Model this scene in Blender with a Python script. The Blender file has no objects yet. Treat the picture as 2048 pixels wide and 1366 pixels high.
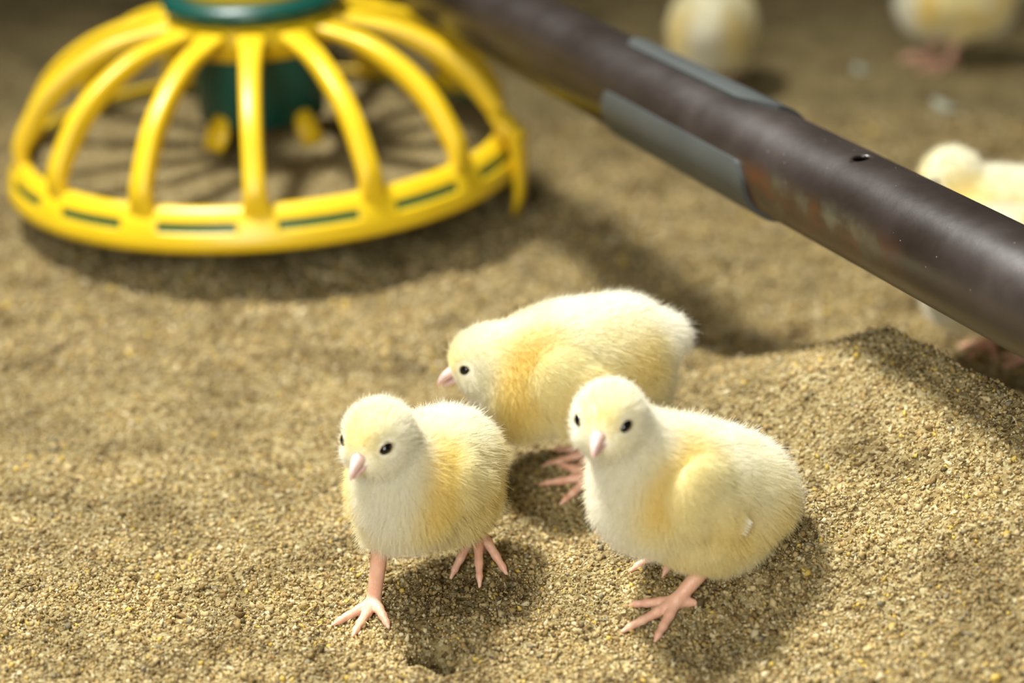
import bpy, bmesh, math
import numpy as np
from mathutils import Vector, Matrix, Euler

MM = 0.001
rng = np.random.default_rng(7)
scene = bpy.context.scene
COL = scene.collection

# ------------------------------------------------------------------ camera, world, lamps, exposure
FPX = 4500.0
PITCH = math.atan(1833.0 / FPX)
CAM_H = 487.0
cam_d = bpy.data.cameras.new('camera')
cam = bpy.data.objects.new('camera', cam_d)
COL.objects.link(cam)
cam.location = (0, 0, CAM_H * MM)
cam.rotation_euler = (math.pi / 2 - PITCH, 0, 0)
cam_d.sensor_width = 36.0
cam_d.lens = 36.0 * FPX / 2048.0
cam_d.clip_start = 0.02
cam_d.clip_end = 60
cam_d.dof.use_dof = True
cam_d.dof.focus_distance = 1.000
cam_d.dof.aperture_fstop = cam_d.lens / 20.0
scene.camera = cam

world = bpy.data.worlds.new('world')
scene.world = world
world.use_nodes = True
world.node_tree.nodes['Background'].inputs['Color'].default_value = (1.0, 0.93, 0.80, 1)
world.node_tree.nodes['Background'].inputs['Strength'].default_value = 0.07


def lamp(name, loc, target, size, power, color, spread=180):
    d = bpy.data.lights.new(name, 'AREA')
    d.shape = 'DISK'
    d.size = size
    d.energy = power
    d.color = color
    d.spread = math.radians(spread)
    o = bpy.data.objects.new(name, d)
    COL.objects.link(o)
    o.location = loc
    o.rotation_euler = (Vector(target) - Vector(loc)).to_track_quat('-Z', 'Y').to_euler()
    return o


# the barn's ceiling lamps: one nearly overhead, one of the row behind the camera
lamp('ceiling_lamp', (-0.84, 1.42, 2.2), (0.08, 0.80, 0), 0.42, 18.0, (1.0, 0.97, 0.92), 62)
lamp('row_lamp', (-0.5, -0.3, 1.35), (0.1, 1.0, 0), 0.6, 9.0, (1.0, 0.98, 0.97))
lamp('front_fill', (-0.45, -1.2, 0.95), (0.05, 0.95, 0.05), 0.9, 9.5, (1.0, 0.98, 0.93), 90)  # low fill added behind the camera to brighten the chicks' fronts, no real source

scene.view_settings.view_transform = 'Standard'
scene.view_settings.look = 'None'
scene.view_settings.gamma = 1
scene.view_settings.exposure = 0.0
scene.cycles.max_bounces = 12
scene.cycles.diffuse_bounces = 6
scene.cycles.transmission_bounces = 8

CP, SP = math.cos(PITCH), math.sin(PITCH)


def unproj(u, v, z):
    """pixel of the photograph -> the point (mm) at height z that it sees"""
    cx, cy = (u - 1024) / FPX, -(v - 683) / FPX
    d = np.array([cx, CP + SP * cy, -SP + CP * cy])
    t = (z - CAM_H) / d[2]
    return np.array([0, 0, CAM_H]) + d * t


def at_depth(u, v, zc):
    cx, cy = (u - 1024) / FPX, -(v - 683) / FPX
    return np.array([cx * zc, (CP + SP * cy) * zc, CAM_H + zc * (-SP + CP * cy)])


# ------------------------------------------------------------------ noise and the litter's relief
def _hash(ix, iy, iz, seed):
    h = (ix.astype(np.int64) * 374761393 + iy.astype(np.int64) * 668265263 +
         iz.astype(np.int64) * 2147483647 + seed * 144665)
    h = (h ^ (h >> 13)) * 1274126177
    h = h ^ (h >> 16)
    return (h & 0xFFFFFF) / float(0xFFFFFF) * 2 - 1


def noise3(p, seed=0):
    """smooth value noise in -1..1, p: (n,3)"""
    f = np.floor(p)
    t = p - f
    t = t * t * (3 - 2 * t)
    i = f.astype(np.int64)
    out = 0
    for dx in (0, 1):
        wx = t[:, 0] if dx else 1 - t[:, 0]
        for dy in (0, 1):
            wy = t[:, 1] if dy else 1 - t[:, 1]
            for dz in (0, 1):
                wz = t[:, 2] if dz else 1 - t[:, 2]
                out = out + wx * wy * wz * _hash(i[:, 0] + dx, i[:, 1] + dy, i[:, 2] + dz, seed)
    return out


def noise2(x, y, s, seed=0):
    x = np.asarray(x, float).ravel()
    y = np.asarray(y, float).ravel()
    return noise3(np.stack([x / s, y / s, np.full_like(x, 0.5)], 1), seed)


def seg_dist(x, y, a, b):
    d = b - a
    L = d @ d
    t = np.clip(((x - a[0]) * d[0] + (y - a[1]) * d[1]) / L, 0, 1)
    px, py = a[0] + t * d[0], a[1] + t * d[1]
    side = (x - a[0]) * d[1] - (y - a[1]) * d[0]       # > 0: on the camera's side of the ridge
    return np.hypot(x - px, y - py), t, side


PEAK = at_depth(1790, 640, 1095)
SHOULDER = at_depth(1530, 775, 1175)
RIDGE_END = at_depth(2230, 890, 970)


HOLES = ((856, 1314, 7.0, 18), (888, 1338, 5.0, 14), (884, 1300, 5.5, 14))


def H(x, y, micro=True):
    """height of the litter in mm"""
    shp = np.shape(x)
    x = np.atleast_1d(np.asarray(x, float)).ravel()
    y = np.atleast_1d(np.asarray(y, float)).ravel()
    z = np.zeros_like(x)
    for (A, Bq) in ((PEAK, RIDGE_END), (SHOULDER, PEAK)):
        d, t, side = seg_dist(x, y, A[:2], Bq[:2])
        hgt = A[2] - 3 + (Bq[2] - A[2]) * t
        w = np.where(side > 0, 60 + 32 * hgt / 60, 13 + 9 * hgt / 60)
        z = np.maximum(z, hgt * np.exp(-(d / w) ** np.where(side > 0, 1.35, 1.6) * 1.05))
    # the litter dips behind the chicks
    c = unproj(1370, 668, -16)
    z = z - 19.0 * np.exp(-(((x - c[0]) / 75) ** 2 + ((y - c[1]) / 75) ** 2))
    # a low swell that carries the right hand chick
    c = unproj(1430, 1170, 8)
    z = z + 13.0 * np.exp(-(((x - c[0]) / 62) ** 2 + ((y - c[1]) / 40) ** 2))
    c = unproj(1160, 1060, 0)
    z = z - 12.0 * np.exp(-(((x - c[0]) / 26) ** 2 + ((y - c[1]) / 34) ** 2))
    c = unproj(1060, 950, 0)
    z = z + 5.0 * np.exp(-(((x - c[0]) / 40) ** 2 + ((y - c[1]) / 28) ** 2))
    z = z + 3.0 * noise2(x, y, 95, 1) + 3.2 * noise2(x, y, 40, 2)
    if micro:
        # small hole scratched in the litter near the front
        for (u, v, r, dep) in HOLES:
            c = unproj(u, v, 0)
            z = z - dep * np.exp(-(((x - c[0]) / r) ** 2 + ((y - c[1]) / (r * 1.1)) ** 2) ** 1.5)
        z = z + 1.7 * noise2(x, y, 15, 3) + 1.3 * noise2(x, y, 6.5, 4) + 0.9 * noise2(x, y, 3.1, 5)
    return z.reshape(shp) if shp else float(z[0])


# ------------------------------------------------------------------ scene bookkeeping
def tag(o, label=None, cat=None, group=None, kind=None):
    if label: o['label'] = label
    if cat: o['category'] = cat
    if group: o['group'] = group
    if kind: o['kind'] = kind
    return o


def empty(name, loc=(0, 0, 0), rot=(0, 0, 0)):
    o = bpy.data.objects.new(name, None)
    o.empty_display_size = 0.02
    o.location = loc
    o.rotation_euler = rot
    COL.objects.link(o)
    return o


def mesh_obj(name, verts, faces, mats, parent=None, smooth=True, mat_idx=None):
    me = bpy.data.meshes.new(name)
    me.from_pydata([tuple(v) for v in verts], [], [tuple(f) for f in faces])
    if not isinstance(mats, (list, tuple)):
        mats = [mats]
    for m in mats:
        me.materials.append(m)
    if mat_idx is not None:
        me.polygons.foreach_set('material_index', np.asarray(mat_idx, dtype=np.int32))
    me.polygons.foreach_set('use_smooth', np.full(len(me.polygons), smooth))
    me.validate()
    me.update()
    o = bpy.data.objects.new(name, me)
    COL.objects.link(o)
    if parent: o.parent = parent
    return o


class MB:
    """collects swept and turned shapes into one mesh (coordinates in mm)"""
    def __init__(s):
        s.v = []
        s.f = []

    def grid(s, rows, closed_u=False, closed_v=False, cap=False):
        n0 = len(s.v)
        nr, nc = len(rows), len(rows[0])
        for r in rows:
            s.v += [tuple(c * MM for c in p) for p in r]
        for i in range(nr if closed_v else nr - 1):
            for j in range(nc if closed_u else nc - 1):
                a = n0 + i * nc + j
                b = n0 + i * nc + (j + 1) % nc
                c = n0 + ((i + 1) % nr) * nc + (j + 1) % nc
                d = n0 + ((i + 1) % nr) * nc + j
                s.f.append((a, b, c, d))
        if cap:
            s.f.append(tuple(n0 + j for j in range(nc))[::-1])
            s.f.append(tuple(n0 + (nr - 1) * nc + j for j in range(nc)))
        return s

    def tube(s, pts, radii, n=12, flat=1.0, up=None):
        pts = [np.array(p, float) for p in pts]
        rows = []
        ref = np.array(up if up is not None else (0, 0, 1.0))
        for i, p in enumerate(pts):
            a = pts[max(i - 1, 0)]
            b = pts[min(i + 1, len(pts) - 1)]
            t = (b - a) / (np.linalg.norm(b - a) + 1e-9)
            sd = np.cross(t, ref)
            if np.linalg.norm(sd) < 1e-4: sd = np.cross(t, (1, 0, 0))
            sd /= np.linalg.norm(sd)
            nn = np.cross(sd, t)
            r = radii[i] if hasattr(radii, '__len__') else radii
            rows.append([p + sd * r * math.cos(k / n * 2 * math.pi) + nn * r * flat * math.sin(k / n * 2 * math.pi)
                         for k in range(n)])
        return s.grid(rows, closed_u=True, cap=True)

    def lathe(s, prof, n=96, closed=False):
        rows = []
        for (r, z) in prof:
            rows.append([(r * math.cos(k / n * 2 * math.pi), r * math.sin(k / n * 2 * math.pi), z) for k in range(n)])
        return s.grid(rows, closed_u=True, closed_v=closed)

    def build(s, name, mat, parent=None, smooth=True):
        return mesh_obj(name, s.v, s.f, mat, parent, smooth)


def modifier(o, kind, **kw):
    m = o.modifiers.new(kind.lower(), kind)
    for k, v in kw.items():
        setattr(m, k, v)
    return m


# ------------------------------------------------------------------ materials
def new_mat(name):
    m = bpy.data.materials.new(name)
    m.use_nodes = True
    nt = m.node_tree
    return m, nt, nt.nodes['Principled BSDF']


def node(nt, kind, **kw):
    n = nt.nodes.new(kind)
    for k, v in kw.items():
        if k.startswith('_'):
            n.inputs[k[1:].replace('_', ' ')].default_value = v
        else:
            setattr(n, k, v)
    return n


def ramp(nt, stops):
    r = nt.nodes.new('ShaderNodeValToRGB')
    el = r.color_ramp.elements
    while len(el) < len(stops): el.new(0.5)
    for e, (p, c) in zip(el, stops):
        e.position = p
        e.color = (*c, 1)
    return r


def plastic(name, color, rough=0.35, var=0.06, sss=0.0):
    m, nt, b = new_mat(name)
    tc = node(nt, 'ShaderNodeTexCoord')
    n = node(nt, 'ShaderNodeTexNoise', _Scale=30.0, _Detail=4.0)
    nt.links.new(tc.outputs['Object'], n.inputs['Vector'])
    r = ramp(nt, [(0.3, tuple(c * (1 - var) for c in color)), (0.7, tuple(min(1, c * (1 + var)) for c in color))])
    nt.links.new(n.outputs['Fac'], r.inputs['Fac'])
    nt.links.new(r.outputs['Color'], b.inputs['Base Color'])
    b.inputs['Roughness'].default_value = rough
    if sss:
        b.inputs['Subsurface Weight'].default_value = sss
        b.inputs['Subsurface Scale'].default_value = 0.004
        b.inputs['Subsurface Radius'].default_value = (1.0, 0.6, 0.2)
    return m


GF = np.array([0.665, 0.705, 0.60])
M_YELLOW = plastic('yellow_plastic', (0.78, 0.53, 0.012), 0.36, 0.05, 0.15)
M_GREEN = plastic('green_plastic', (0.002, 0.062, 0.045), 0.35)
M_PAN = plastic('pan_green_plastic', (0.03, 0.17, 0.07), 0.4)
M_GREY = plastic('grey_plastic', (0.062, 0.070, 0.068), 0.5, 0.08)
M_DARK = plastic('dark_hollow', (0.004, 0.004, 0.004), 0.9)


def litter_material(name, attr=False):
    m, nt, b = new_mat(name)
    L = nt.links.new
    b.inputs['Roughness'].default_value = 0.9
    b.inputs['Specular IOR Level'].default_value = 0.15
    tc = node(nt, 'ShaderNodeTexCoord')
    if attr:
        a = node(nt, 'ShaderNodeAttribute', attribute_name='tint')
        base = a.outputs['Color']
    else:
        v = node(nt, 'ShaderNodeTexVoronoi', _Scale=620.0)
        L(tc.outputs['Object'], v.inputs['Vector'])
        sep = node(nt, 'ShaderNodeSeparateColor')
        L(v.outputs['Color'], sep.inputs['Color'])
        r = ramp(nt, [(p, tuple(np.array(c) * GF * 0.70)) for p, c in (
            (0.0, (0.13, 0.08, 0.03)), (0.22, (0.33, 0.22, 0.10)), (0.5, (0.50, 0.355, 0.17)),
            (0.8, (0.65, 0.50, 0.28)), (1.0, (0.80, 0.66, 0.44)))])
        L(sep.outputs['Red'], r.inputs['Fac'])
        base = r.outputs['Color']
    # patches of damp and dry litter
    n = node(nt, 'ShaderNodeTexNoise', _Scale=22.0, _Detail=5.0, _Roughness=0.6)
    L(tc.outputs['Object'], n.inputs['Vector'])
    rr = ramp(nt, [(0.30, (0.50, 0.47, 0.43)), (0.50, (0.97, 0.97, 0.96)), (0.72, (1.18, 1.16, 1.12))])
    L(n.outputs['Fac'], rr.inputs['Fac'])
    mx = node(nt, 'ShaderNodeMix', data_type='RGBA', blend_type='MULTIPLY')
    mx.inputs['Factor'].default_value = 1.0
    L(base, mx.inputs['A'])
    L(rr.outputs['Color'], mx.inputs['B'])
    L(mx.outputs['Result'], b.inputs['Base Color'])
    if not attr:
        v2 = node(nt, 'ShaderNodeTexVoronoi', _Scale=450.0)
        n2 = node(nt, 'ShaderNodeTexNoise', _Scale=900.0, _Detail=3.0)
        L(tc.outputs['Object'], v2.inputs['Vector'])
        L(tc.outputs['Object'], n2.inputs['Vector'])
        ad = node(nt, 'ShaderNodeMath', operation='SUBTRACT')
        L(n2.outputs['Fac'], ad.inputs[0])
        L(v2.outputs['Distance'], ad.inputs[1])
        bp = node(nt, 'ShaderNodeBump', _Strength=0.8, _Distance=0.0012)
        L(ad.outputs[0], bp.inputs['Height'])
        L(bp.outputs['Normal'], b.inputs['Normal'])
    return m


M_LITTER = litter_material('litter')
M_CRUMB = litter_material('litter_crumbs', attr=True)


def pipe_material():
    m, nt, b = new_mat('weathered_steel')
    L = nt.links.new
    tc = node(nt, 'ShaderNodeTexCoord')
    n = node(nt, 'ShaderNodeTexNoise', _Scale=14.0, _Detail=8.0, _Roughness=0.6)
    L(tc.outputs['Object'], n.inputs['Vector'])
    base = ramp(nt, [(0.35, (0.014, 0.009, 0.006)), (0.55, (0.022, 0.015, 0.012)), (0.75, (0.036, 0.026, 0.021))])
    L(n.outputs['Fac'], base.inputs['Fac'])
    # a rusty, mossy stain on the near side just past the sleeves
    sx = node(nt, 'ShaderNodeSeparateXYZ')
    L(tc.outputs['Object'], sx.inputs[0])
    mp = node(nt, 'ShaderNodeMath', operation='SUBTRACT')
    L(sx.outputs['X'], mp.inputs[0])
    mp.inputs[1].default_value = STAIN_X
    ab = node(nt, 'ShaderNodeMath', operation='ABSOLUTE')
    L(mp.outputs[0], ab.inputs[0])
    m1 = node(nt, 'ShaderNodeMapRange', interpolation_type='SMOOTHSTEP')
    m1.inputs['From Min'].default_value = 0.115
    m1.inputs['From Max'].default_value = 0.045
    L(ab.outputs[0], m1.inputs['Value'])
    m2 = node(nt, 'ShaderNodeMapRange', interpolation_type='SMOOTHSTEP')
    m2.inputs['From Min'].default_value = 0.012
    m2.inputs['From Max'].default_value = 0.0
    L(sx.outputs['Z'], m2.inputs['Value'])
    n2 = node(nt, 'ShaderNodeTexNoise', _Scale=26.0, _Detail=7.0, _Roughness=0.75)
    L(tc.outputs['Object'], n2.inputs['Vector'])
    m3 = node(nt, 'ShaderNodeMapRange')
    m3.inputs['From Min'].default_value = 0.34
    m3.inputs['From Max'].default_value = 0.55
    L(n2.outputs['Fac'], m3.inputs['Value'])
    q = node(nt, 'ShaderNodeMath', operation='MULTIPLY')
    L(m1.outputs[0], q.inputs[0]); L(m2.outputs[0], q.inputs[1])
    q2 = node(nt, 'ShaderNodeMath', operation='MULTIPLY')
    L(q.outputs[0], q2.inputs[0]); L(m3.outputs[0], q2.inputs[1])
    n3 = node(nt, 'ShaderNodeTexNoise', _Scale=42.0, _Detail=4.0)
    L(tc.outputs['Object'], n3.inputs['Vector'])
    rust = ramp(nt, [(0.38, (0.070, 0.022, 0.007)), (0.5, (0.050, 0.030, 0.013)), (0.64, (0.080, 0.072, 0.045))])
    L(n3.outputs['Fac'], rust.inputs['Fac'])
    mx = node(nt, 'ShaderNodeMix', data_type='RGBA')
    L(q2.outputs[0], mx.inputs['Factor'])
    L(base.outputs['Color'], mx.inputs['A'])
    L(rust.outputs['Color'], mx.inputs['B'])
    # pale specks of dust
    vs = node(nt, 'ShaderNodeTexVoronoi', _Scale=160.0)
    L(tc.outputs['Object'], vs.inputs['Vector'])
    ms = node(nt, 'ShaderNodeMath', operation='LESS_THAN')
    ms.inputs[1].default_value = 0.05
    L(vs.outputs['Distance'], ms.inputs[0])
    mx2 = node(nt, 'ShaderNodeMix', data_type='RGBA')
    L(ms.outputs[0], mx2.inputs['Factor'])
    L(mx.outputs['Result'], mx2.inputs['A'])
    mx2.inputs['B'].default_value = (0.20, 0.16, 0.12, 1)
    L(mx2.outputs['Result'], b.inputs['Base Color'])
    b.inputs['Metallic'].default_value = 0.0
    rr = ramp(nt, [(0.35, (0.30,) * 3), (0.7, (0.46,) * 3)])
    L(n.outputs['Fac'], rr.inputs['Fac'])
    L(rr.outputs['Color'], b.inputs['Roughness'])
    b.inputs['Specular IOR Level'].default_value = 0.8
    nb = node(nt, 'ShaderNodeTexNoise', _Scale=350.0, _Detail=4.0)
    L(tc.outputs['Object'], nb.inputs['Vector'])
    bp = node(nt, 'ShaderNodeBump', _Strength=0.08, _Distance=0.0005)
    L(nb.outputs['Fac'], bp.inputs['Height'])
    L(bp.outputs['Normal'], b.inputs['Normal'])
    return m


def skin_material(name, c0, c1, rough=0.45):
    m, nt, b = new_mat(name)
    L = nt.links.new
    tc = node(nt, 'ShaderNodeTexCoord')
    n = node(nt, 'ShaderNodeTexNoise', _Scale=160.0, _Detail=3.0)
    L(tc.outputs['Object'], n.inputs['Vector'])
    r = ramp(nt, [(0.35, c0), (0.65, c1)])
    L(n.outputs['Fac'], r.inputs['Fac'])
    L(r.outputs['Color'], b.inputs['Base Color'])
    b.inputs['Roughness'].default_value = rough
    b.inputs['Subsurface Weight'].default_value = 0.35
    b.inputs['Subsurface Scale'].default_value = 0.003
    b.inputs['Subsurface Radius'].default_value = (1.0, 0.35, 0.2)
    v = node(nt, 'ShaderNodeTexVoronoi', _Scale=900.0)
    L(tc.outputs['Object'], v.inputs['Vector'])
    bp = node(nt, 'ShaderNodeBump', _Strength=0.25, _Distance=0.0004)
    L(v.outputs['Distance'], bp.inputs['Height'])
    L(bp.outputs['Normal'], b.inputs['Normal'])
    return m


M_LEG = skin_material('chick_leg_skin', (0.66, 0.36, 0.24), (0.74, 0.46, 0.32))
M_BEAK = skin_material('chick_beak', (0.66, 0.46, 0.41), (0.75, 0.55, 0.49), 0.3)


def tint_material(name, hair):
    m, nt, b = new_mat(name)
    L = nt.links.new
    a = node(nt, 'ShaderNodeAttribute', attribute_name='tint')
    if not hair:
        L(a.outputs['Color'], b.inputs['Base Color'])
        b.inputs['Roughness'].default_value = 1.0
        b.inputs['Specular IOR Level'].default_value = 0.0
        return m
    nt.nodes.remove(b)
    out = nt.nodes['Material Output']
    d = node(nt, 'ShaderNodeBsdfDiffuse')
    t = node(nt, 'ShaderNodeBsdfTranslucent')
    mx = node(nt, 'ShaderNodeMixShader')
    mx.inputs[0].default_value = 0.45
    L(a.outputs['Color'], d.inputs['Color'])
    L(a.outputs['Color'], t.inputs['Color'])
    L(d.outputs[0], mx.inputs[1])
    L(t.outputs[0], mx.inputs[2])
    L(mx.outputs[0], out.inputs['Surface'])
    return m


M_DOWN = tint_material('chick_down', True)
M_UNDER = tint_material('chick_under_down', False)
m_, nt_, b_ = new_mat('chick_eye')
b_.inputs['Base Color'].default_value = (0.004, 0.003, 0.003, 1)
b_.inputs['Roughness'].default_value = 0.12
M_EYE = m_
m_, nt_, b_ = new_mat('pin_feather')
b_.inputs['Base Color'].default_value = (0.90, 0.87, 0.74, 1)
b_.inputs['Roughness'].default_value = 0.5
M_FEATHER = m_
m_, nt_, b_ = new_mat('eyelid')
b_.inputs['Base Color'].default_value = (0.72, 0.62, 0.40, 1)
b_.inputs['Roughness'].default_value = 0.6
M_LID = m_

# ------------------------------------------------------------------ the litter floor
def build_floor():
    ys = [60.0]
    while ys[-1] < 5200:
        y = ys[-1]
        if y < 640: st = 12.0
        elif y < 1160: st = 1.0
        else: st = 1.0 + (y - 1160) * 0.0055
        ys.append(y + min(st, 40))
    us = [-0.95]
    while us[-1] < 0.95:
        a = abs(us[-1])
        us.append(us[-1] + (0.00115 if a < 0.27 else 0.00115 + (a - 0.27) * 0.05))
    ys = np.array(ys); us = np.array(us)
    Y, U = np.meshgrid(ys, us, indexing='ij')
    X = U * np.maximum(Y, 700)
    Z = H(X, Y)
    nr, nc = Y.shape
    co = np.stack([X, Y, Z], -1).reshape(-1, 3) * MM
    idx = np.arange(nr * nc).reshape(nr, nc)
    q = np.stack([idx[:-1, :-1], idx[:-1, 1:], idx[1:, 1:], idx[1:, :-1]], -1).reshape(-1)
    me = bpy.data.meshes.new('floor')
    me.vertices.add(len(co)); me.vertices.foreach_set('co', co.ravel())
    me.loops.add(len(q)); me.loops.foreach_set('vertex_index', q.astype(np.int32))
    n = len(q) // 4
    me.polygons.add(n)
    me.polygons.foreach_set('loop_start', np.arange(n, dtype=np.int32) * 4)
    me.polygons.foreach_set('use_smooth', np.ones(n, bool))
    me.update(calc_edges=True)
    me.materials.append(M_LITTER)
    o = bpy.data.objects.new('floor', me)
    COL.objects.link(o)
    tag(o, 'tan crumbly litter floor heaped into a mound at the right', kind='structure')


def build_crumbs():
    N = 170000
    # depth weighted scatter over the wedge the camera sees, wider than the frame
    y = 690 + (1650 - 690) * rng.random(N * 2) ** 1.7
    u = (rng.random(N * 2) - 0.5) * 0.62
    x = u * y
    x, y = x[:N], y[:N]
    s = rng.lognormal(-0.10, 0.40, N)
    s = np.clip(s, 0.5, 3.0) * np.where(y > 1150, 1.5, 1.0)
    for (hu, hv, hr, hd_) in HOLES:
        c = unproj(hu, hv, 0)
        m_ = np.hypot(x - c[0], y - c[1]) < hr * 1.05
        x = np.where(m_, x + 25, x)
    z = H(x, y) + s * 0.25
    base = np.array([[1, 0, 0], [-1, 0, 0], [0, 1, 0], [0, -1, 0], [0, 0, 1], [0, 0, -1]], float)
    F = np.array([[0, 2, 4], [2, 1, 4], [1, 3, 4], [3, 0, 4], [2, 0, 5], [1, 2, 5], [3, 1, 5], [0, 3, 5]])
    pts = base[None] * (0.7 + 0.6 * rng.random((N, 6, 1)))
    pts = pts * np.stack([0.8 + 0.9 * rng.random(N), 0.6 + 0.5 * rng.random(N), 0.45 + 0.5 * rng.random(N)], 1)[:, None, :]
    # random rotations
    q = rng.normal(size=(N, 4)); q /= np.linalg.norm(q, axis=1, keepdims=True)
    w, a, b, c = q.T
    R = np.stack([1 - 2 * (b * b + c * c), 2 * (a * b - c * w), 2 * (a * c + b * w),
                  2 * (a * b + c * w), 1 - 2 * (a * a + c * c), 2 * (b * c - a * w),
                  2 * (a * c - b * w), 2 * (b * c + a * w), 1 - 2 * (a * a + b * b)], 1).reshape(N, 3, 3)
    pts = np.einsum('nij,nkj->nki', R, pts) * s[:, None, None] * 0.85
    pts = pts + np.stack([x, y, z], 1)[:, None, :]
    tri = (F[None] + (np.arange(N) * 6)[:, None, None]).reshape(-1)
    pal = np.array([[0.56, 0.40, 0.20], [0.70, 0.52, 0.31], [0.42, 0.27, 0.12], [0.24, 0.14, 0.06],
                    [0.80, 0.54, 0.12], [0.82, 0.66, 0.47], [0.30, 0.25, 0.19], [0.12, 0.08, 0.045]])
    k = rng.choice(8, N, p=[0.28, 0.22, 0.18, 0.11, 0.03, 0.09, 0.05, 0.04])
    pal = pal * 0.85 + np.array([0.53, 0.38, 0.20]) * 0.15
    colr = pal[k] * GF * (0.85 + 0.3 * rng.random((N, 1)))
    colr = np.concatenate([np.repeat(colr, 6, 0), np.ones((N * 6, 1))], 1)
    me = bpy.data.meshes.new('litter_crumbs')
    me.vertices.add(N * 6); me.vertices.foreach_set('co', (pts * MM).ravel())
    me.loops.add(len(tri)); me.loops.foreach_set('vertex_index', tri.astype(np.int32))
    me.polygons.add(N * 8)
    me.polygons.foreach_set('loop_start', np.arange(N * 8, dtype=np.int32) * 3)
    me.update(calc_edges=True)
    at = me.color_attributes.new('tint', 'FLOAT_COLOR', 'POINT')
    at.data.foreach_set('color', colr.ravel())
    me.materials.append(M_CRUMB)
    o = bpy.data.objects.new('litter_crumbs', me)
    COL.objects.link(o)
    tag(o, 'loose tan and straw coloured litter crumbs strewn over the floor', 'litter', kind='stuff')


# ------------------------------------------------------------------ pipe with its grey sleeves
PIPE_Z = 143.0
PIPE_R = 23.5
P_NEAR = at_depth(2048, 581, 965)
PIPE_DIR = np.array([0.4295, -0.903, 0.0]); PIPE_DIR /= np.linalg.norm(PIPE_DIR)
STAIN_X = 0.0


def pipe_point_at_u(u):
    """distance along the axis (from P_NEAR, towards the camera) that the picture column u sees"""
    best = None
    for s in np.arange(-1200, 400, 0.5):
        p = np.array([P_NEAR[0], P_NEAR[1], PIPE_Z]) + PIPE_DIR * s
        zc = p[1] * CP - (p[2] - CAM_H) * SP
        uu = 1024 + FPX * p[0] / zc
        if best is None or abs(uu - u) < best[0]:
            best = (abs(uu - u), s)
    return best[1]


def arc_sleeve(name, s0, s1, a0, a1, parent, r_in, th, slant0=0.0, slant1=0.0):
    """half-pipe shell between axial positions s0..s1 and angles a0..a1 (degrees, 0 = towards -y local, 90 = up)"""
    n, k = 26, 30
    outer, inner = [], []
    for i in range(k + 1):
        f = i / k
        ro, ri = [], []
        for j in range(n + 1):
            g = j / n
            a = math.radians(a0 + (a1 - a0) * g)
            xs = s0 + (s1 - s0) * f
            # rounded corners: the ends curve in near both long edges
            e = min(g, 1 - g) * abs(a1 - a0)
            cut = max(0.0, 1 - e / 26.0) ** 2
            xs += cut * slant0 * (1 - f) - cut * slant1 * f
            dy, dz = -math.cos(a), math.sin(a)
            ro.append((xs, dy * (r_in + th), dz * (r_in + th)))
            ri.append((xs, dy * r_in, dz * r_in))
        outer.append(ro); inner.append(ri)
    m = MB()
    rows = [o + i[::-1] for o, i in zip(outer, inner)]
    m.grid(rows, closed_u=True, cap=False)
    # end rims
    for rr in (0, k):
        n0 = rr * (2 * n + 2)
        for j in range(n):
            q = (n0 + j, n0 + j + 1, n0 + 2 * n - j, n0 + 2 * n + 1 - j)
            m.f.append(q if rr else q[::-1])
    o = m.build(name, M_GREY, parent)
    modifier(o, 'EDGE_SPLIT', split_angle=math.radians(40))
    return o


def build_pipe():
    global STAIN_X
    origin = np.array([P_NEAR[0], P_NEAR[1], PIPE_Z])
    yaw = math.atan2(PIPE_DIR[1], PIPE_DIR[0])
    root = empty('feed_pipe', origin * MM, (0, 0, yaw))
    tag(root, 'weathered dark brown steel pipe crossing above the litter with grey plastic sleeve halves', 'pipe')
    s_hole = pipe_point_at_u(1728)
    STAIN_X = pipe_point_at_u(1680) * MM
    mat = pipe_material()
    # tube wall with a small round hole drilled in the upper side
    m = MB()
    n = 96
    xs = list(np.arange(-2600, s_hole - 30, 20)) + list(np.arange(s_hole - 20, s_hole + 20, 1.0)) + list(np.arange(s_hole + 30, 420, 20))
    prof = [(x, PIPE_R) for x in xs]
    rows = [[(x, -r * math.cos(k / n * 2 * math.pi), r * math.sin(k / n * 2 * math.pi)) for k in range(n)] for x, r in prof]
    m.grid(rows, closed_u=True)
    tube = m.build('tube', mat, root)
    modifier(tube, 'SOLIDIFY', thickness=0.002, offset=-1)
    # punch the hole: the vertices of the wall near the drilling are removed
    ha = math.radians(83)
    hc = np.array([s_hole, -PIPE_R * math.cos(ha), PIPE_R * math.sin(ha)])
    bm = bmesh.new(); bm.from_mesh(tube.data)
    bmesh.ops.delete(bm, geom=[f for f in bm.faces if (f.calc_center_median() - Vector(hc * MM)).length < 0.0042], context='FACES')
    for v in bm.verts:
        d = v.co - Vector(hc * MM)
        if v.is_boundary and d.length < 0.0075:
            v.co = Vector(hc * MM) + d.normalized() * 0.0040
    bm.to_mesh(tube.data); bm.free()
    # the two halves of the clamping sleeve
    sa, sb = pipe_point_at_u(1290), pipe_point_at_u(1578)
    arc_sleeve('sleeve', sa, sb, 13, -110, root, PIPE_R + 1.6, 2.8, 4, 8)
    sa, sb = pipe_point_at_u(1255), pipe_point_at_u(1535)
    arc_sleeve('sleeve', sa, sb, 78, 196, root, PIPE_R + 1.2, 2.8, 10, 24)
    return root


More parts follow.
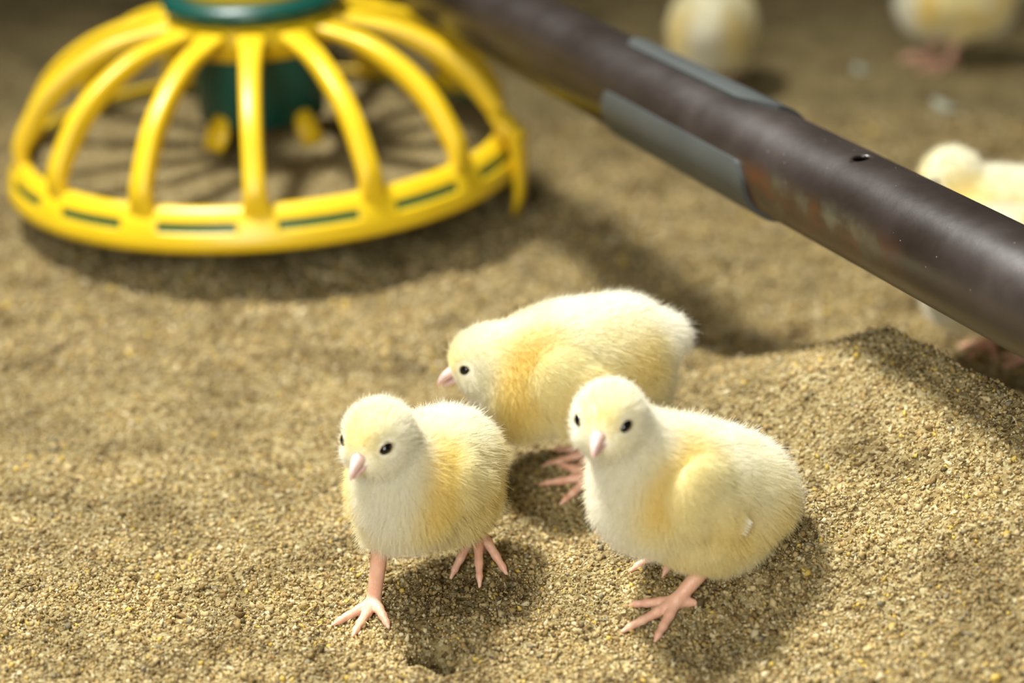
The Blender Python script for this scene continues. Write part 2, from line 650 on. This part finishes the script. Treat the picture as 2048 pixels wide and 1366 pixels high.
# ------------------------------------------------------------------ feeder
def smooth_curve(pts, n):
    """Catmull-Rom through pts"""
    P = [np.array(p, float) for p in pts]
    P = [2 * P[0] - P[1]] + P + [2 * P[-1] - P[-2]]
    out = []
    segs = len(P) - 3
    for i in range(n + 1):
        t = i / n * segs
        k = min(int(t), segs - 1)
        f = t - k
        a, b, c, d = P[k:k + 4]
        out.append(0.5 * ((2 * b) + (-a + c) * f + (2 * a - 5 * b + 4 * c - d) * f * f + (-a + 3 * b - 3 * c + d) * f ** 3))
    return out


def build_feeder():
    NR = 14
    PHASE = -86.0
    c = at_depth(541, 352, 1500)
    root = empty('pan_feeder', (c[0] * MM, c[1] * MM, 0), (math.radians(0.0), math.radians(-2.6), 0))
    tag(root, 'yellow domed poultry pan feeder with green hopper tube hanging just above the litter', 'feeder')
    Z0 = 11.0
    n = NR * 24
    prof = [(154.5, 41.5), (156.0, 43.0), (158.5, 42.5), (161.0, 39.5), (162.6, 37.2), (164.2, 35.6), (166.1, 30.6),
            (167.0, 28.5), (168.0, 25.0), (168.8, 21.5), (168.2, 20.0), (166.6, 21.0), (165.2, 26.0)]
    SL0, SL1 = 5, 5      # profile strip that carries the slots
    m = MB()
    base = []
    for (r, z) in prof:
        for k in range(n):
            a = math.radians(PHASE) + k / n * 2 * math.pi
            m.v.append((r * math.cos(a) * MM, r * math.sin(a) * MM, (z + Z0) * MM))
    for i in range(len(prof) - 1):
        for k in range(n):
            ph = k % 24
            if SL0 <= i <= SL1 and 4 <= ph < 20:
                continue
            a, b = i * n + k, i * n + (k + 1) % n
            m.f.append((a, b, b + n, a + n))
    ring = m.build('rim', M_YELLOW, root)
    modifier(ring, 'SOLIDIFY', thickness=0.0016, offset=-1)
    # ribs
    rprof = [(159.0, 37), (158.5, 52), (150, 67), (137, 84), (118, 99), (95, 111), (74, 117), (54, 121)]
    for q in range(NR):
        a = math.radians(PHASE) + q / NR * 2 * math.pi
        cu = smooth_curve([(r, 0, z + Z0) for r, z in rprof], 30)
        ca, sa = math.cos(a), math.sin(a)
        rows = []
        for i, p in enumerate(cu):
            f = i / (len(cu) - 1)
            t = (cu[min(i + 1, len(cu) - 1)] - cu[max(i - 1, 0)])
            t /= np.linalg.norm(t)
            nn = np.array([t[2], 0, -t[0]])           # outward
            w = 7.2 + 5.0 * math.exp(-f / 0.045) + 3.5 * math.exp(-(1 - f) / 0.10) - 0.6 * math.sin(f * math.pi)
            h = 3.6 + 3.4 * math.sin(min(1.0, f * 1.15) * math.pi) ** 0.8
            sec = []
            for k in range(16):
                b = k / 16 * 2 * math.pi
                cx, cy = math.cos(b), math.sin(b)
                ex = 0.62
                sx = math.copysign(abs(cx) ** ex, cx) * w
                sy = math.copysign(abs(cy) ** ex, cy) * h
                pp = p + np.array([0, 1, 0]) * sx + nn * sy
                sec.append((pp[0] * ca - pp[1] * sa, pp[0] * sa + pp[1] * ca, pp[2]))
            rows.append(sec)
        mb = MB(); mb.grid(rows, closed_u=True, cap=True)
        mb.build('rib', M_YELLOW, root)
    # collar that the ribs run into
    cp = [(57, 119), (57, 123), (54, 126), (50, 126.5), (48, 124), (47, 114), (45, 104), (47, 103), (51, 104), (54, 114), (58, 119)]
    mb = MB(); mb.lathe([(r, z + Z0) for r, z in cp], 96, closed=True)
    mb.build('collar', M_YELLOW, root)
    # green hopper tube below and its flange above the collar
    mb = MB()
    mb.lathe([(45, 124), (45, 108), (43.5, 88), (41, 57), (39.5, 56), (39, 58), (41, 90), (42, 122)], 72, closed=True)
    mb.v = [(v[0], v[1], v[2] + Z0 * MM) for v in mb.v]
    mb.build('hopper_tube', M_GREEN, root)
    mb = MB()
    mb.lathe([(30, 128), (54, 128), (58, 130), (59, 134), (57, 138), (46, 140), (34, 143), (30, 142)], 96, closed=True)
    mb.v = [(v[0], v[1], v[2] + Z0 * MM) for v in mb.v]
    mb.build('adjusting_ring', M_GREEN, root)
    mb = MB()
    mb.lathe([(32, 138), (47, 140), (47, 148), (42, 156), (33, 175), (31, 205), (28, 205), (28, 146)], 96, closed=True)
    mb.v = [(v[0], v[1], v[2] + Z0 * MM) for v in mb.v]
    mb.build('top_cone', M_YELLOW, root)
    # little yellow feet under the hopper tube
    for ang in (-126, -44, 62, 128):
        a = math.radians(ang)
        mb = MB()
        ca, sa = math.cos(a), math.sin(a)
        mb.tube([(39 * ca, 39 * sa, 64 + Z0), (44 * ca, 44 * sa, 53 + Z0), (50 * ca, 50 * sa, 44 + Z0)], [6, 9.5, 8], 12, flat=0.5, up=(ca, sa, 0))
        mb.build('tube_tab', M_YELLOW, root)
    # pan with feed in it
    mb = MB()
    mb.lathe([(162.4, 35.5), (163.6, 33), (165.0, 29), (163.2, 25), (150, 12), (132, 5), (100, 3), (40, 3), (0.5, 3), (0.5, 4.5), (40, 4.5),
              (100, 4.5), (131, 6.5), (149, 14), (161, 26), (162.4, 30), (161.4, 33), (160.2, 36.5)], 140, closed=True)
    mb.v = [(v[0], v[1], v[2] + Z0 * MM) for v in mb.v]
    mb.build('pan', M_PAN, root)
    rows = []
    rr = list(np.linspace(1, 157, 80))
    for r in rr:
        row = []
        for k in range(160):
            a = k / 160 * 2 * math.pi
            x, y = r * math.cos(a), r * math.sin(a)
            z = 33.0 + 2.0 * (r / 157) ** 4
            row.append((x, y, z))
        rows.append(row)
    A = np.array(rows)
    zz = noise2(A[..., 0], A[..., 1], 30, 11) * 2.5 + noise2(A[..., 0], A[..., 1], 6, 12) * 1.2
    A[..., 2] += zz.reshape(A.shape[:2]) + Z0
    mb = MB(); mb.grid(A.tolist(), closed_u=True)
    fd = mb.build('feed', M_LITTER, root)
    tag(fd, 'tan crumbly feed', kind='stuff')
    # latch hooked over the rim at the right
    ang = math.radians(-13)
    ca, sa = math.cos(ang), math.sin(ang)

    def P(r, t, z): return (r * ca - t * sa, r * sa + t * ca, z + Z0)
    mb = MB()
    mb.tube([P(156, 0, 58), P(165, 0, 54), P(171, 0, 43), P(172.5, 0, 26), P(171.5, 0, 6), P(168, 0, -8)], [9, 12, 13, 11.5, 9, 6], 14, flat=0.42, up=(ca, sa, 0))
    mb.tube([P(170, -14, 50), P(173, -2, 46), P(172, 12, 42)], [4, 5.5, 4], 12)
    mb.tube([P(168, 12, 40), P(170, 12, 24), P(168, 11, 8)], [4.5, 4.5, 3], 12)
    mb.build('latch', M_YELLOW, root)
    return root


# ------------------------------------------------------------------ chicks
def rot_y(deg):
    """nose-up rotation about the local y axis"""
    a = math.radians(deg)
    return np.array([[math.cos(a), 0, -math.sin(a)], [0, 1, 0], [math.sin(a), 0, math.cos(a)]])


def rot_z(deg):
    a = math.radians(deg)
    return np.array([[math.cos(a), -math.sin(a), 0], [math.sin(a), math.cos(a), 0], [0, 0, 1]])


def rot_x(deg):
    a = math.radians(deg)
    return np.array([[1, 0, 0], [0, math.cos(a), -math.sin(a)], [0, math.sin(a), math.cos(a)]])


class SDF:
    def __init__(s):
        s.p = []          # (kind, data, k, label)

    def ell(s, c, r, R=None, k=6.0, tag='down'):
        s.p.append(('e', np.array(c, float), np.array(r, float), np.eye(3) if R is None else R, k, tag)); return s

    def cone(s, a, ra, b, rb, k=3.0, tag='down'):
        s.p.append(('c', np.array(a, float), float(ra), np.array(b, float), float(rb), k, tag)); return s

    def one(s, q, P):
        if q[0] == 'e':
            l = (P - q[1]) @ q[3]
            k0 = np.linalg.norm(l / q[2], axis=1)
            k1 = np.linalg.norm(l / q[2] ** 2, axis=1) + 1e-9
            return k0 * (k0 - 1.0) / k1
        a, ra, b, rb = q[1:5]
        d = b - a
        t = np.clip((P - a) @ d / (d @ d), 0, 1)
        return np.linalg.norm(P - a - t[:, None] * d, axis=1) - (ra + (rb - ra) * t)

    def __call__(s, P):
        out = None
        for q in s.p:
            d = s.one(q, P)
            k = q[5] if q[0] == 'c' else q[4]
            if out is None:
                out = d
            else:
                h = np.maximum(k - np.abs(out - d), 0) / k
                out = np.minimum(out, d) - h * h * k * 0.25
        return out

    def which(s, P, tags):
        """signed distance to the primitives that carry one of the tags"""
        ds = [s.one(q, P) for q in s.p if q[-1] in tags]
        return np.min(ds, axis=0)

    def grad(s, P):
        e = 0.15
        g = np.stack([s(P + np.eye(3)[i] * e) - s(P - np.eye(3)[i] * e) for i in range(3)], 1)
        return g / (np.linalg.norm(g, axis=1, keepdims=True) + 1e-9)

    def mesh(s, voxel):
        bm = bmesh.new()
        for q in s.p:
            if q[0] == 'e':
                M = Matrix([[*(q[3][i] * q[2]), q[1][i]] for i in range(3)] + [[0, 0, 0, 1]])
                bmesh.ops.create_icosphere(bm, subdivisions=4, radius=1, matrix=M)
            else:
                a, ra, b, rb = q[1:5]
                L = np.linalg.norm(b - a)
                m = max(2, int(L / (0.35 * min(ra, rb))) + 1)
                for i in range(m + 1):
                    f = i / m
                    p = a + (b - a) * f
                    bmesh.ops.create_icosphere(bm, subdivisions=2, radius=ra + (rb - ra) * f, matrix=Matrix.Translation(Vector(p)))
        me = bpy.data.meshes.new('t'); bm.to_mesh(me); bm.free()
        o = bpy.data.objects.new('t', me)
        COL.objects.link(o)
        r = o.modifiers.new('r', 'REMESH'); r.mode = 'VOXEL'; r.voxel_size = voxel
        dg = bpy.context.evaluated_depsgraph_get()
        ev = o.evaluated_get(dg)
        m2 = bpy.data.meshes.new_from_object(ev)
        bpy.data.objects.remove(o); bpy.data.meshes.remove(me)
        n = len(m2.vertices)
        P = np.empty(n * 3, np.float32); m2.vertices.foreach_get('co', P)
        P = P.reshape(-1, 3).astype(float)
        for it in range(3):
            d = s(P)
            P = P - s.grad(P) * np.clip(d, -2, 2)[:, None] * 0.9
        return m2, P


CREAM = np.array([0.90, 0.885, 0.775])
PALE = np.array([0.90, 0.86, 0.585])
YEL = np.array([0.90, 0.775, 0.32])


def ss(x, a, b):
    t = np.clip((x - a) / (b - a), 0, 1)
    return t * t * (3 - 2 * t)


def mixc(a, b, t):
    return a * (1 - t[:, None]) + b * t[:, None]


def build_chick(label, group, foot_px, foot_z, yaw, head, head_yaw, head_pitch, legs, n_hair=130000,
                body_pitch=0.0, seed=1, voxel=0.9, body_dx=0.0, body_dz=0.0, hair_r=0.07, bs=1.0, wing_dx=0.0, neck_z=58.0, neck_r=11.8):
    """head: centre in the chick's own frame (x forward, y left, z up; mm); legs: (side, hock xyz, ankle xy, toe direction)"""
    rg = np.random.default_rng(seed)
    z0 = foot_z
    for it in range(12):
        base = unproj(foot_px[0], foot_px[1], z0)
        z0 = 0.5 * z0 + 0.5 * float(H(base[0], base[1], micro=False))
    base = np.array([base[0], base[1], z0])
    root = empty('chick', base * MM, (0, 0, math.radians(yaw)))
    tag(root, label, 'chick', group)
    RZ = rot_z(yaw)

    def ground(x, y):
        w = RZ @ np.array([x, y, 0.0]) + base
        return float(H(w[0], w[1], micro=False)) - base[2]

    S = SDF()
    piv = np.array([0.0, 0.0, 55.0])
    B = rot_y(body_pitch)

    def bp(p):
        return B @ (np.array(p, float) - piv) * bs + piv + np.array([body_dx, 0, body_dz])
    bell = lambda c, r, R, k, t='down': S.ell(bp(c), np.array(r, float) * bs, R, k, t)
    bell((-8, 0, 57), (40, 26, 27), B, 6)
    bell((16, 0, 51), (22, 23, 24), B, 12)
    bell((-34, 0, 60), (19, 19, 20), B @ rot_y(10), 12)
    bell((-53, 0, 61), (9, 9, 7), B @ rot_y(-10), 8)
    bell((-22, 0, 42), (28, 24, 19), B, 12)
    hd = np.array(head, float)
    HR = rot_z(head_yaw) @ rot_y(head_pitch)
    S.cone(bp((18, 0, neck_z)), 18.5 * bs, hd - HR @ np.array([3.5, 0, 3.0]), neck_r, 10)
    S.ell(hd, (15.2, 12.2, 13.0), HR, 6)
    S.ell(hd + HR @ np.array([5.0, 0, -4.0]), (10.4, 9.6, 8.4), HR, 6)
    for sd in (1, -1):
        WR = B @ rot_z(sd * 5) @ rot_y(12)
        WR = WR @ rot_x(sd * 12)
        bell((4 + wing_dx, sd * 23.2, 58.5), (18, 6.9, 16), WR, 1.8, 'wing')
        bell((-9 + wing_dx, sd * 26.0, 55), (13, 5.2, 8.5), WR @ rot_y(8), 3.0, 'wing')
    skinny = []
    for (sd, hock, ank, toe) in legs:
        hock = np.array(hock, float)
        gx = ground(ank[0], ank[1])
        lift = ank[2] if len(ank) > 2 else 0.0
        a = np.array([ank[0], ank[1], gx + 4.2 + lift])
        hip = bp((-10, sd * 12, 42))
        mid = hip * 0.45 + hock * 0.55 + np.array([1.5, 0, 2.0])
        S.cone(hip, 14 * bs, mid, 10.5, 8)
        S.cone(mid, 10.5, hock + (mid - hock) * 0.25, 5.6, 4)
        S.cone(hock + (mid - hock) * 0.3, 4.6, hock, 4.1, 1.5, 'leg')
        S.cone(hock, 4.0, a, 3.1, 1.5, 'leg')
        S.cone(a, 3.5, a + np.array([0, 0, -0.8]), 3.5, 1.2, 'leg')
        for (da, L) in ((-sd * 38, 21), (0, 27), (sd * 36, 22), (180 - sd * 25, 9)):
            th = math.radians(toe + da)
            dr = np.array([math.cos(th), math.sin(th)])
            prev, pr = a.copy(), 2.5
            for (f, h, r) in ((0.35, 2.9, 2.2), (0.62, 2.2, 1.85), (0.84, 1.6, 1.5), (1.0, 0.5, 0.7)):
                xy = a[:2] + dr * L * f
                nx = np.array([xy[0], xy[1], ground(xy[0], xy[1]) + h + lift * (1 - f)])
                S.cone(prev, pr, nx, r, 1.2, 'leg')
                prev, pr = nx, r
    m2, P = S.mesh(voxel)
    m2.vertices.foreach_set('co', (P * MM * 1.0).ravel())
    m2.materials.clear(); m2.materials.append(M_UNDER); m2.materials.append(M_LEG)
    nf = len(m2.polygons)
    cen = np.empty(nf * 3, np.float32); m2.polygons.foreach_get('center', cen)
    m2.update()
    m2.polygons.foreach_get('center', cen)
    cen = cen.reshape(-1, 3).astype(float) / MM
    d_leg = S.which(cen, ('leg',)); d_dn = S.which(cen, ('down', 'wing'))
    isleg = d_leg < d_dn - 0.6
    m2.polygons.foreach_set('material_index', isleg.astype(np.int32))
    m2.polygons.foreach_set('use_smooth', np.ones(nf, bool))

    eyes = [hd + HR @ np.array([9.4, sd * 9.1, 1.2]) for sd in (1, -1)]
    beak_root = hd + HR @ np.array([14.5, 0, -4.0])

    def color(p):
        l = (p - hd) @ HR
        b = (p - piv - np.array([body_dx, 0, body_dz])) @ B + piv
        c = np.tile(CREAM, (len(p), 1))
        nz = noise3(p / 9.0, seed) * 0.5 + noise3(p / 4.0, seed + 3) * 0.3
        # neck sides and shoulders deep yellow, flanks and rump softer yellow, breast and back cream
        ay = np.abs(b[:, 1])
        c = mixc(c, PALE, np.clip(0.55 * ss(ay, 6, 22) + nz * 0.25, 0, 1))
        neck = np.exp(-(((b[:, 0] - 22 - wing_dx * 0.6 + (b[:, 2] - 60) * 0.30) / 14) ** 2 + ((ay - 21) / 15) ** 2 + ((b[:, 2] - 60) / 25) ** 2))
        c = mixc(c, YEL, np.clip(neck * 1.35 + nz * 0.12, 0, 1))
        onw = ss(S.which(p, ('wing',)), 1.4, -0.2)
        c = mixc(c, PALE, onw * 0.75)
        flank = np.exp(-(((b[:, 0] + 14) / 27) ** 2 + ((b[:, 2] - 47) / 15) ** 2)) * ss(ay, 8, 20)
        c = mixc(c, YEL * 0.7 + PALE * 0.3, np.clip(flank * 1.0 + nz * 0.12, 0, 1))
        rump = np.exp(-(((b[:, 0] + 40) / 11) ** 2 + ((b[:, 2] - 60) / 14) ** 2)) * ss(ay, 4, 14)
        c = mixc(c, YEL, np.clip(rump * 0.75, 0, 1))
        c = mixc(c, PALE * 0.5 + YEL * 0.5, 0.8 * ss(b[:, 2], 44, 30) * ss(b[:, 0], 16, 0) * ss(b[:, 0], -40, -22))
        c = mixc(c, CREAM, 0.8 * ss(b[:, 0], 22, 36) * ss(ay, 24, 10))
        face = np.exp(-((np.linalg.norm(l - np.array([13.5, 0, 3.5]), axis=1)) / 7.5) ** 2)
        c = mixc(c, YEL * 0.6 + PALE * 0.4, np.clip(face * 0.9, 0, 1))
        crown = np.exp(-(np.linalg.norm(l - np.array([4, 0, 10]), axis=1) / 13) ** 2)
        c = mixc(c, PALE, crown * 0.5)
        return np.clip(c, 0, 0.95)

    vc = color(P)
    at = m2.color_attributes.new('tint', 'FLOAT_COLOR', 'POINT')
    at.data.foreach_set('color', np.concatenate([vc, np.ones((len(vc), 1))], 1).ravel())
    body = bpy.data.objects.new('body', m2)
    COL.objects.link(body)
    body.parent = root

    # ---- down
    nv = len(P)
    m2.calc_loop_triangles()
    T = np.empty(len(m2.loop_triangles) * 3, np.int32); m2.loop_triangles.foreach_get('vertices', T)
    T = T.reshape(-1, 3)
    A, Bv, Cv = P[T[:, 0]], P[T[:, 1]], P[T[:, 2]]
    ar = np.linalg.norm(np.cross(Bv - A, Cv - A), axis=1)
    tc = (A + Bv + Cv) / 3
    ar = ar * (S.which(tc, ('leg',)) > S.which(tc, ('down', 'wing')) - 0.2)
    k = rg.choice(len(T), n_hair, p=ar / ar.sum())
    r1, r2 = np.sqrt(rg.random(n_hair)), rg.random(n_hair)
    R0 = A[k] * (1 - r1)[:, None] + Bv[k] * (r1 * (1 - r2))[:, None] + Cv[k] * (r1 * r2)[:, None]
    N = S.grad(R0)
    # lay: from the beak back over the head, then along the body to tail and down
    l = (R0 - hd) @ HR
    wh = np.exp(-(np.linalg.norm(l, axis=1) / 21) ** 4)
    flow_h = (l - np.array([16, 0, -4.0])) @ HR.T
    flow_h /= np.linalg.norm(flow_h, axis=1, keepdims=True)
    flow_b = np.tile(B @ np.array([-0.8, 0, -0.6]), (n_hair, 1))
    breast = ss(R0[:, 0], 5, 30)
    flow_b = flow_b * (1 - breast)[:, None] + np.array([-0.25, 0, -0.97]) * breast[:, None]
    flow = flow_h * wh[:, None] + flow_b * (1 - wh)[:, None]
    flow = flow - N * np.sum(flow * N, 1, keepdims=True)
    flow /= np.linalg.norm(flow, axis=1, keepdims=True) + 1e-6
    cl = np.stack([noise3(R0 / 3.2, seed * 7 + i) for i in range(3)], 1)
    cl2 = np.stack([noise3(R0 / 9.0, seed * 11 + i) for i in range(3)], 1)
    rd = rg.normal(size=(n_hair, 3))
    lift = 0.72 + 0.18 * (1 - wh)
    D = N * lift[:, None] + flow * 0.50 + cl * (0.20 * (1 - wh))[:, None] + cl2 * 0.10 + rd * 0.26
    stray = rg.random(n_hair) < 0.14
    D = D + rd * (0.22 * stray)[:, None] + N * (0.2 * stray)[:, None]
    D /= np.linalg.norm(D, axis=1, keepdims=True)
    Ln = 5.4 + 0 * wh
    wing_d = S.which(R0, ('wing',))
    onw = wing_d < 0.8
    Ln = np.where(onw, 4.3, Ln)
    D = np.where(onw[:, None], D + flow * 0.3, D); D /= np.linalg.norm(D, axis=1, keepdims=True)
    Ln = Ln + 1.6 * ss(-R0[:, 0], 20, 48) + 0.8 * ss(R0[:, 2], 50, 30)
    Ln = Ln * (1 - wh) + 3.7 * wh
    low = ss(R0[:, 2], 34, 22)
    Ln = Ln * (1 - 0.45 * low)
    Ln = Ln * (0.62 + 0.7 * rg.random(n_hair) ** 1.5) * np.where(stray, 1.3, 1.0)
    de = np.min([np.linalg.norm((R0 - e), axis=1) for e in eyes], axis=0)
    Ln = Ln * (0.20 + 0.80 * ss(de, 3.2, 6.5))
    db = np.linalg.norm(R0 - beak_root, axis=1)
    Ln = Ln * (0.22 + 0.78 * ss(db, 4, 12))
    keep = (de > 3.1) & (db > 4.0)
    R0, N, D, Ln, flow = R0[keep], N[keep], D[keep], Ln[keep], flow[keep]
    n = len(R0)
    NP = 4
    ts = np.linspace(0, 1, NP)
    pts = np.empty((n, NP, 3))
    for i, t in enumerate(ts):
        pts[:, i] = R0 - N * 0.3 + D * (Ln * t)[:, None] + flow * (Ln * t * t * 0.28)[:, None] - np.array([0, 0, 1.0]) * (Ln * t * t * 0.06)[:, None]
    cu = bpy.data.hair_curves.new('down')
    cu.add_curves([NP] * n)
    cu.points.foreach_set('position', (pts * MM).ravel().astype(np.float32))
    cu.points.foreach_set('radius', np.tile(np.array([1.0, 0.9, 0.7, 0.25]) * hair_r * MM, n).astype(np.float32))
    hc = color(R0) * (0.97 + 0.06 * rg.random((n, 1)))
    hc = np.clip(hc, 0, 0.96)
    at = cu.attributes.new('tint', 'FLOAT_COLOR', 'CURVE')
    at.data.foreach_set('color', np.concatenate([hc, np.ones((n, 1))], 1).ravel().astype(np.float32))
    cu.materials.append(M_DOWN)
    dn = bpy.data.objects.new('down', cu)
    COL.objects.link(dn)
    dn.parent = root
    dn['label'] = 'soft cream and yellow down'

    # ---- eyes
    def ball(name, c, r, R, mat, parent):
        bm = bmesh.new()
        M = Matrix([[*(R[i] * np.array(r) * MM), c[i] * MM] for i in range(3)] + [[0, 0, 0, 1]])
        bmesh.ops.create_uvsphere(bm, u_segments=28, v_segments=18, radius=1, matrix=M)
        me = bpy.data.meshes.new(name); bm.to_mesh(me); bm.free()
        me.polygons.foreach_set('use_smooth', np.ones(len(me.polygons), bool))
        me.materials.append(mat)
        o = bpy.data.objects.new(name, me); COL.objects.link(o); o.parent = parent
        return o
    for sd, e in zip((1, -1), eyes):
        ER = HR @ rot_z(sd * 52) @ rot_x(0)
        eo = ball('eye', e, (2.9, 3.5, 2.55), ER @ rot_x(sd * 30), M_EYE, root)
        mb = MB()
        ringp = []
        for q in range(29):
            a = q / 28 * 2 * math.pi
            ringp.append(e + (ER @ rot_x(sd * 28)) @ np.array([1.15, 3.5 * math.cos(a), 2.75 * math.sin(a)]))
        mb.tube(ringp, 0.28, 8)
        mb.build('eyelid', M_LID, eo)

    # ---- beak
    def loft(secs, flat_bottom=1.0, flat_top=1.0):
        rows = []
        for (x, z, w, h) in secs:
            row = []
            for q in range(24):
                a = q / 24 * 2 * math.pi
                cy, cz = math.cos(a), math.sin(a)
                cz *= (flat_top if cz > 0 else flat_bottom)
                row.append(hd + HR @ np.array([13.2 + (x - 13) * 1.08, w * 1.06 * cy, z + 0.7 + h * cz * 1.08]))
            rows.append(row)
        return rows
    mb = MB()
    up = [(8.5, -1.8, 4.4, 3.9), (11.5, -1.9, 4.2, 3.8), (14, -2.3, 3.8, 3.3), (15.5, -2.9, 3.1, 2.8), (17.5, -3.5, 2.6, 2.7), (19.6, -4.5, 2.1, 2.5), (21.5, -5.8, 1.45, 2.1),
          (22.9, -7.2, 0.8, 1.5), (23.5, -8.6, 0.3, 0.7)]
    mb.grid(loft(up, 0.75), closed_u=True, cap=True)
    bk = mb.build('beak', M_BEAK, root)
    mb = MB()
    lo = [(8.5, -5.4, 4.1, 1.5), (12, -6.1, 3.7, 1.5), (15.5, -7.0, 2.8, 1.4), (18.5, -7.9, 1.9, 1.2), (20.8, -8.6, 1.0, 0.8), (21.4, -8.8, 0.3, 0.3)]
    mb.grid(loft(lo), closed_u=True, cap=True)
    for sd in (1, -1):
        mb.tube([hd + HR @ np.array(p) for p in ((16.0, sd * 2.6, -5.4), (14.0, sd * 4.2, -4.9), (12.4, sd * 5.9, -4.2), (10.9, sd * 7.3, -3.6))],
                [0.6, 0.9, 1.0, 0.7], 10)
    mb.build('lower_beak', M_BEAK, bk)
    for sd in (1, -1):
        ball('nostril', hd + HR @ np.array([15.0, sd * 3.05, -1.9]), (0.95, 0.5, 0.45), HR @ rot_z(-sd * 22) @ rot_y(-18), M_DARK, bk)

    # ---- pin feathers along the rear edge of each wing
    for sd in (1, -1):
        mb = MB()
        for q in range(6):
            f = q / 5
            st = bp((-13 + wing_dx - 2 * f, sd * (30.2 + 0.3 * f), 58 - 8 * f))
            dr = B @ np.array([-0.95, sd * 0.10, -0.05 - 0.22 * (1 - f)]); dr /= np.linalg.norm(dr)
            L = 11 - 3 * f
            sdv = B @ np.array([-0.1, sd * 0.25, 1.0]); sdv /= np.linalg.norm(sdv)
            rows = []
            nrm = np.cross(dr, sdv)
            for i in range(9):
                t = i / 8
                w = 0.8 * math.sin(math.pi * (0.12 + 0.84 * t)) ** 0.7
                p = st + dr * L * t + nrm * sd * (-1.2) * 0
                row = [p + sdv * w * math.cos(b_) + nrm * 0.35 * math.sin(b_) for b_ in np.linspace(0, 2 * math.pi, 9)[:-1]]
                rows.append(row)
            mb.grid(rows, closed_u=True, cap=True)
        mb.build('wing_feathers', M_FEATHER, root)['label'] = 'white pin feathers'
    return root


# ------------------------------------------------------------------ assemble
build_floor()
build_crumbs()
build_pipe()
build_feeder()

G_NEAR = 'three chicks standing together in front'
G_FAR = 'blurred chicks farther back'
build_chick('yellow chick at the right standing on the mound with its face turned to the viewer', G_NEAR,
            (1336, 1176), 6, 213, (35, 2, 91), 40, 0,
            [(1, (-17, 13, 19), (4, 12), -8), (-1, (-32, -13, 20), (-21, -16), -12)],
            seed=3, body_pitch=28, body_dx=-5, body_dz=-8, wing_dx=6)
build_chick('small yellow chick at the left walking toward the viewer with its head lowered', G_NEAR,
            (845, 1180), 0, 245, (31, -4.5, 88), 0, -7,
            [(-1, (14, -13, 28), (19.7, -14), 8), (1, (-30, 10, 30), (-34, 11, 15), 28)],
            seed=5, body_pitch=13, bs=0.88, body_dz=0, wing_dx=-4)
build_chick('yellow chick seen in profile behind the other two, head stretched forward', G_NEAR,
            (1096, 950), 0, 184, (31.5, 0, 62.5), 3, -14,
            [(1, (-26, 8, 26), (-22, 7), 0), (-1, (-28, -10, 26), (-24, -10), 10)],
            seed=8, body_pitch=-10, bs=0.99, body_dz=1.5, body_dx=-3, wing_dx=-9, neck_z=48.0, neck_r=14.0)
far = dict(n_hair=26000, voxel=1.4, hair_r=0.16)
build_chick('blurred pale chick beyond the pipe at the top, left of the other far one', G_FAR,
            (1420, 180), 0, 80, (33, 0, 88), 5, 0,
            [(-1, (-4, -13, 26), (6, -13), 0), (1, (-6, 13, 26), (2, 14), 0)], seed=11, **far)
build_chick('blurred chick in the top right corner seen from the side', G_FAR,
            (1885, 125), 0, 195, (30, 0, 80), 0, -10,
            [(-1, (-4, -13, 26), (6, -13), 0), (1, (-6, 13, 26), (2, 14), 0)], seed=12, **far)
build_chick('blurred chick at the right edge whose round head shows above the pipe', G_FAR,
            (1948, 612), 0, 175, (22, 0, 82), 10, -25,
            [(-1, (-4, -13, 26), (6, -13), 0), (1, (-6, 13, 26), (2, 14), 0)], seed=13, neck_r=13.0, **far)
build_chick('blurred chick behind the pipe at the right edge with its pink feet showing below', G_FAR,
            (2008, 712), 0, 30, (33, 0, 84), 0, -10,
            [(-1, (4, -13, 26), (14, -13), 180), (1, (-6, 13, 26), (2, 14), 200)], seed=14, body_dz=3, **far)


def build_flake(px, r, seed, label):
    c = unproj(px[0], px[1], 0)
    c[2] = H(c[0], c[1], False) + 1.2
    rg = np.random.default_rng(seed)
    mb = MB()
    rows = []
    for i in range(9):
        f = i / 8
        row = []
        for k in range(24):
            a = k / 24 * 2 * math.pi
            w = 1 + 0.18 * math.sin(3 * a + seed) + 0.1 * math.sin(5 * a)
            rr = r * math.sin(f * math.pi) * w
            row.append((rr * math.cos(a), rr * 0.6 * math.sin(a), 1.6 * math.cos(f * math.pi) + 0.02 * rr * rr * math.cos(a) ** 2 + 0.5))
        rows.append(row)
    mb.grid(rows, closed_u=True, cap=True)
    o = mb.build('shaving', M_FLAKE)
    o.location = c * MM
    o.rotation_euler = (0, 0, seed)
    tag(o, label, 'wood shaving', 'pale shavings on the far litter')


M_FLAKE = plastic('pale_shaving', (0.42, 0.44, 0.34), 0.8)
build_flake((1890, 222), 13, 2, 'pale grey shaving on the litter at the far right, above the round headed chick')
build_flake((1722, 142), 10, 5, 'pale shaving on the litter between the two chicks at the top')
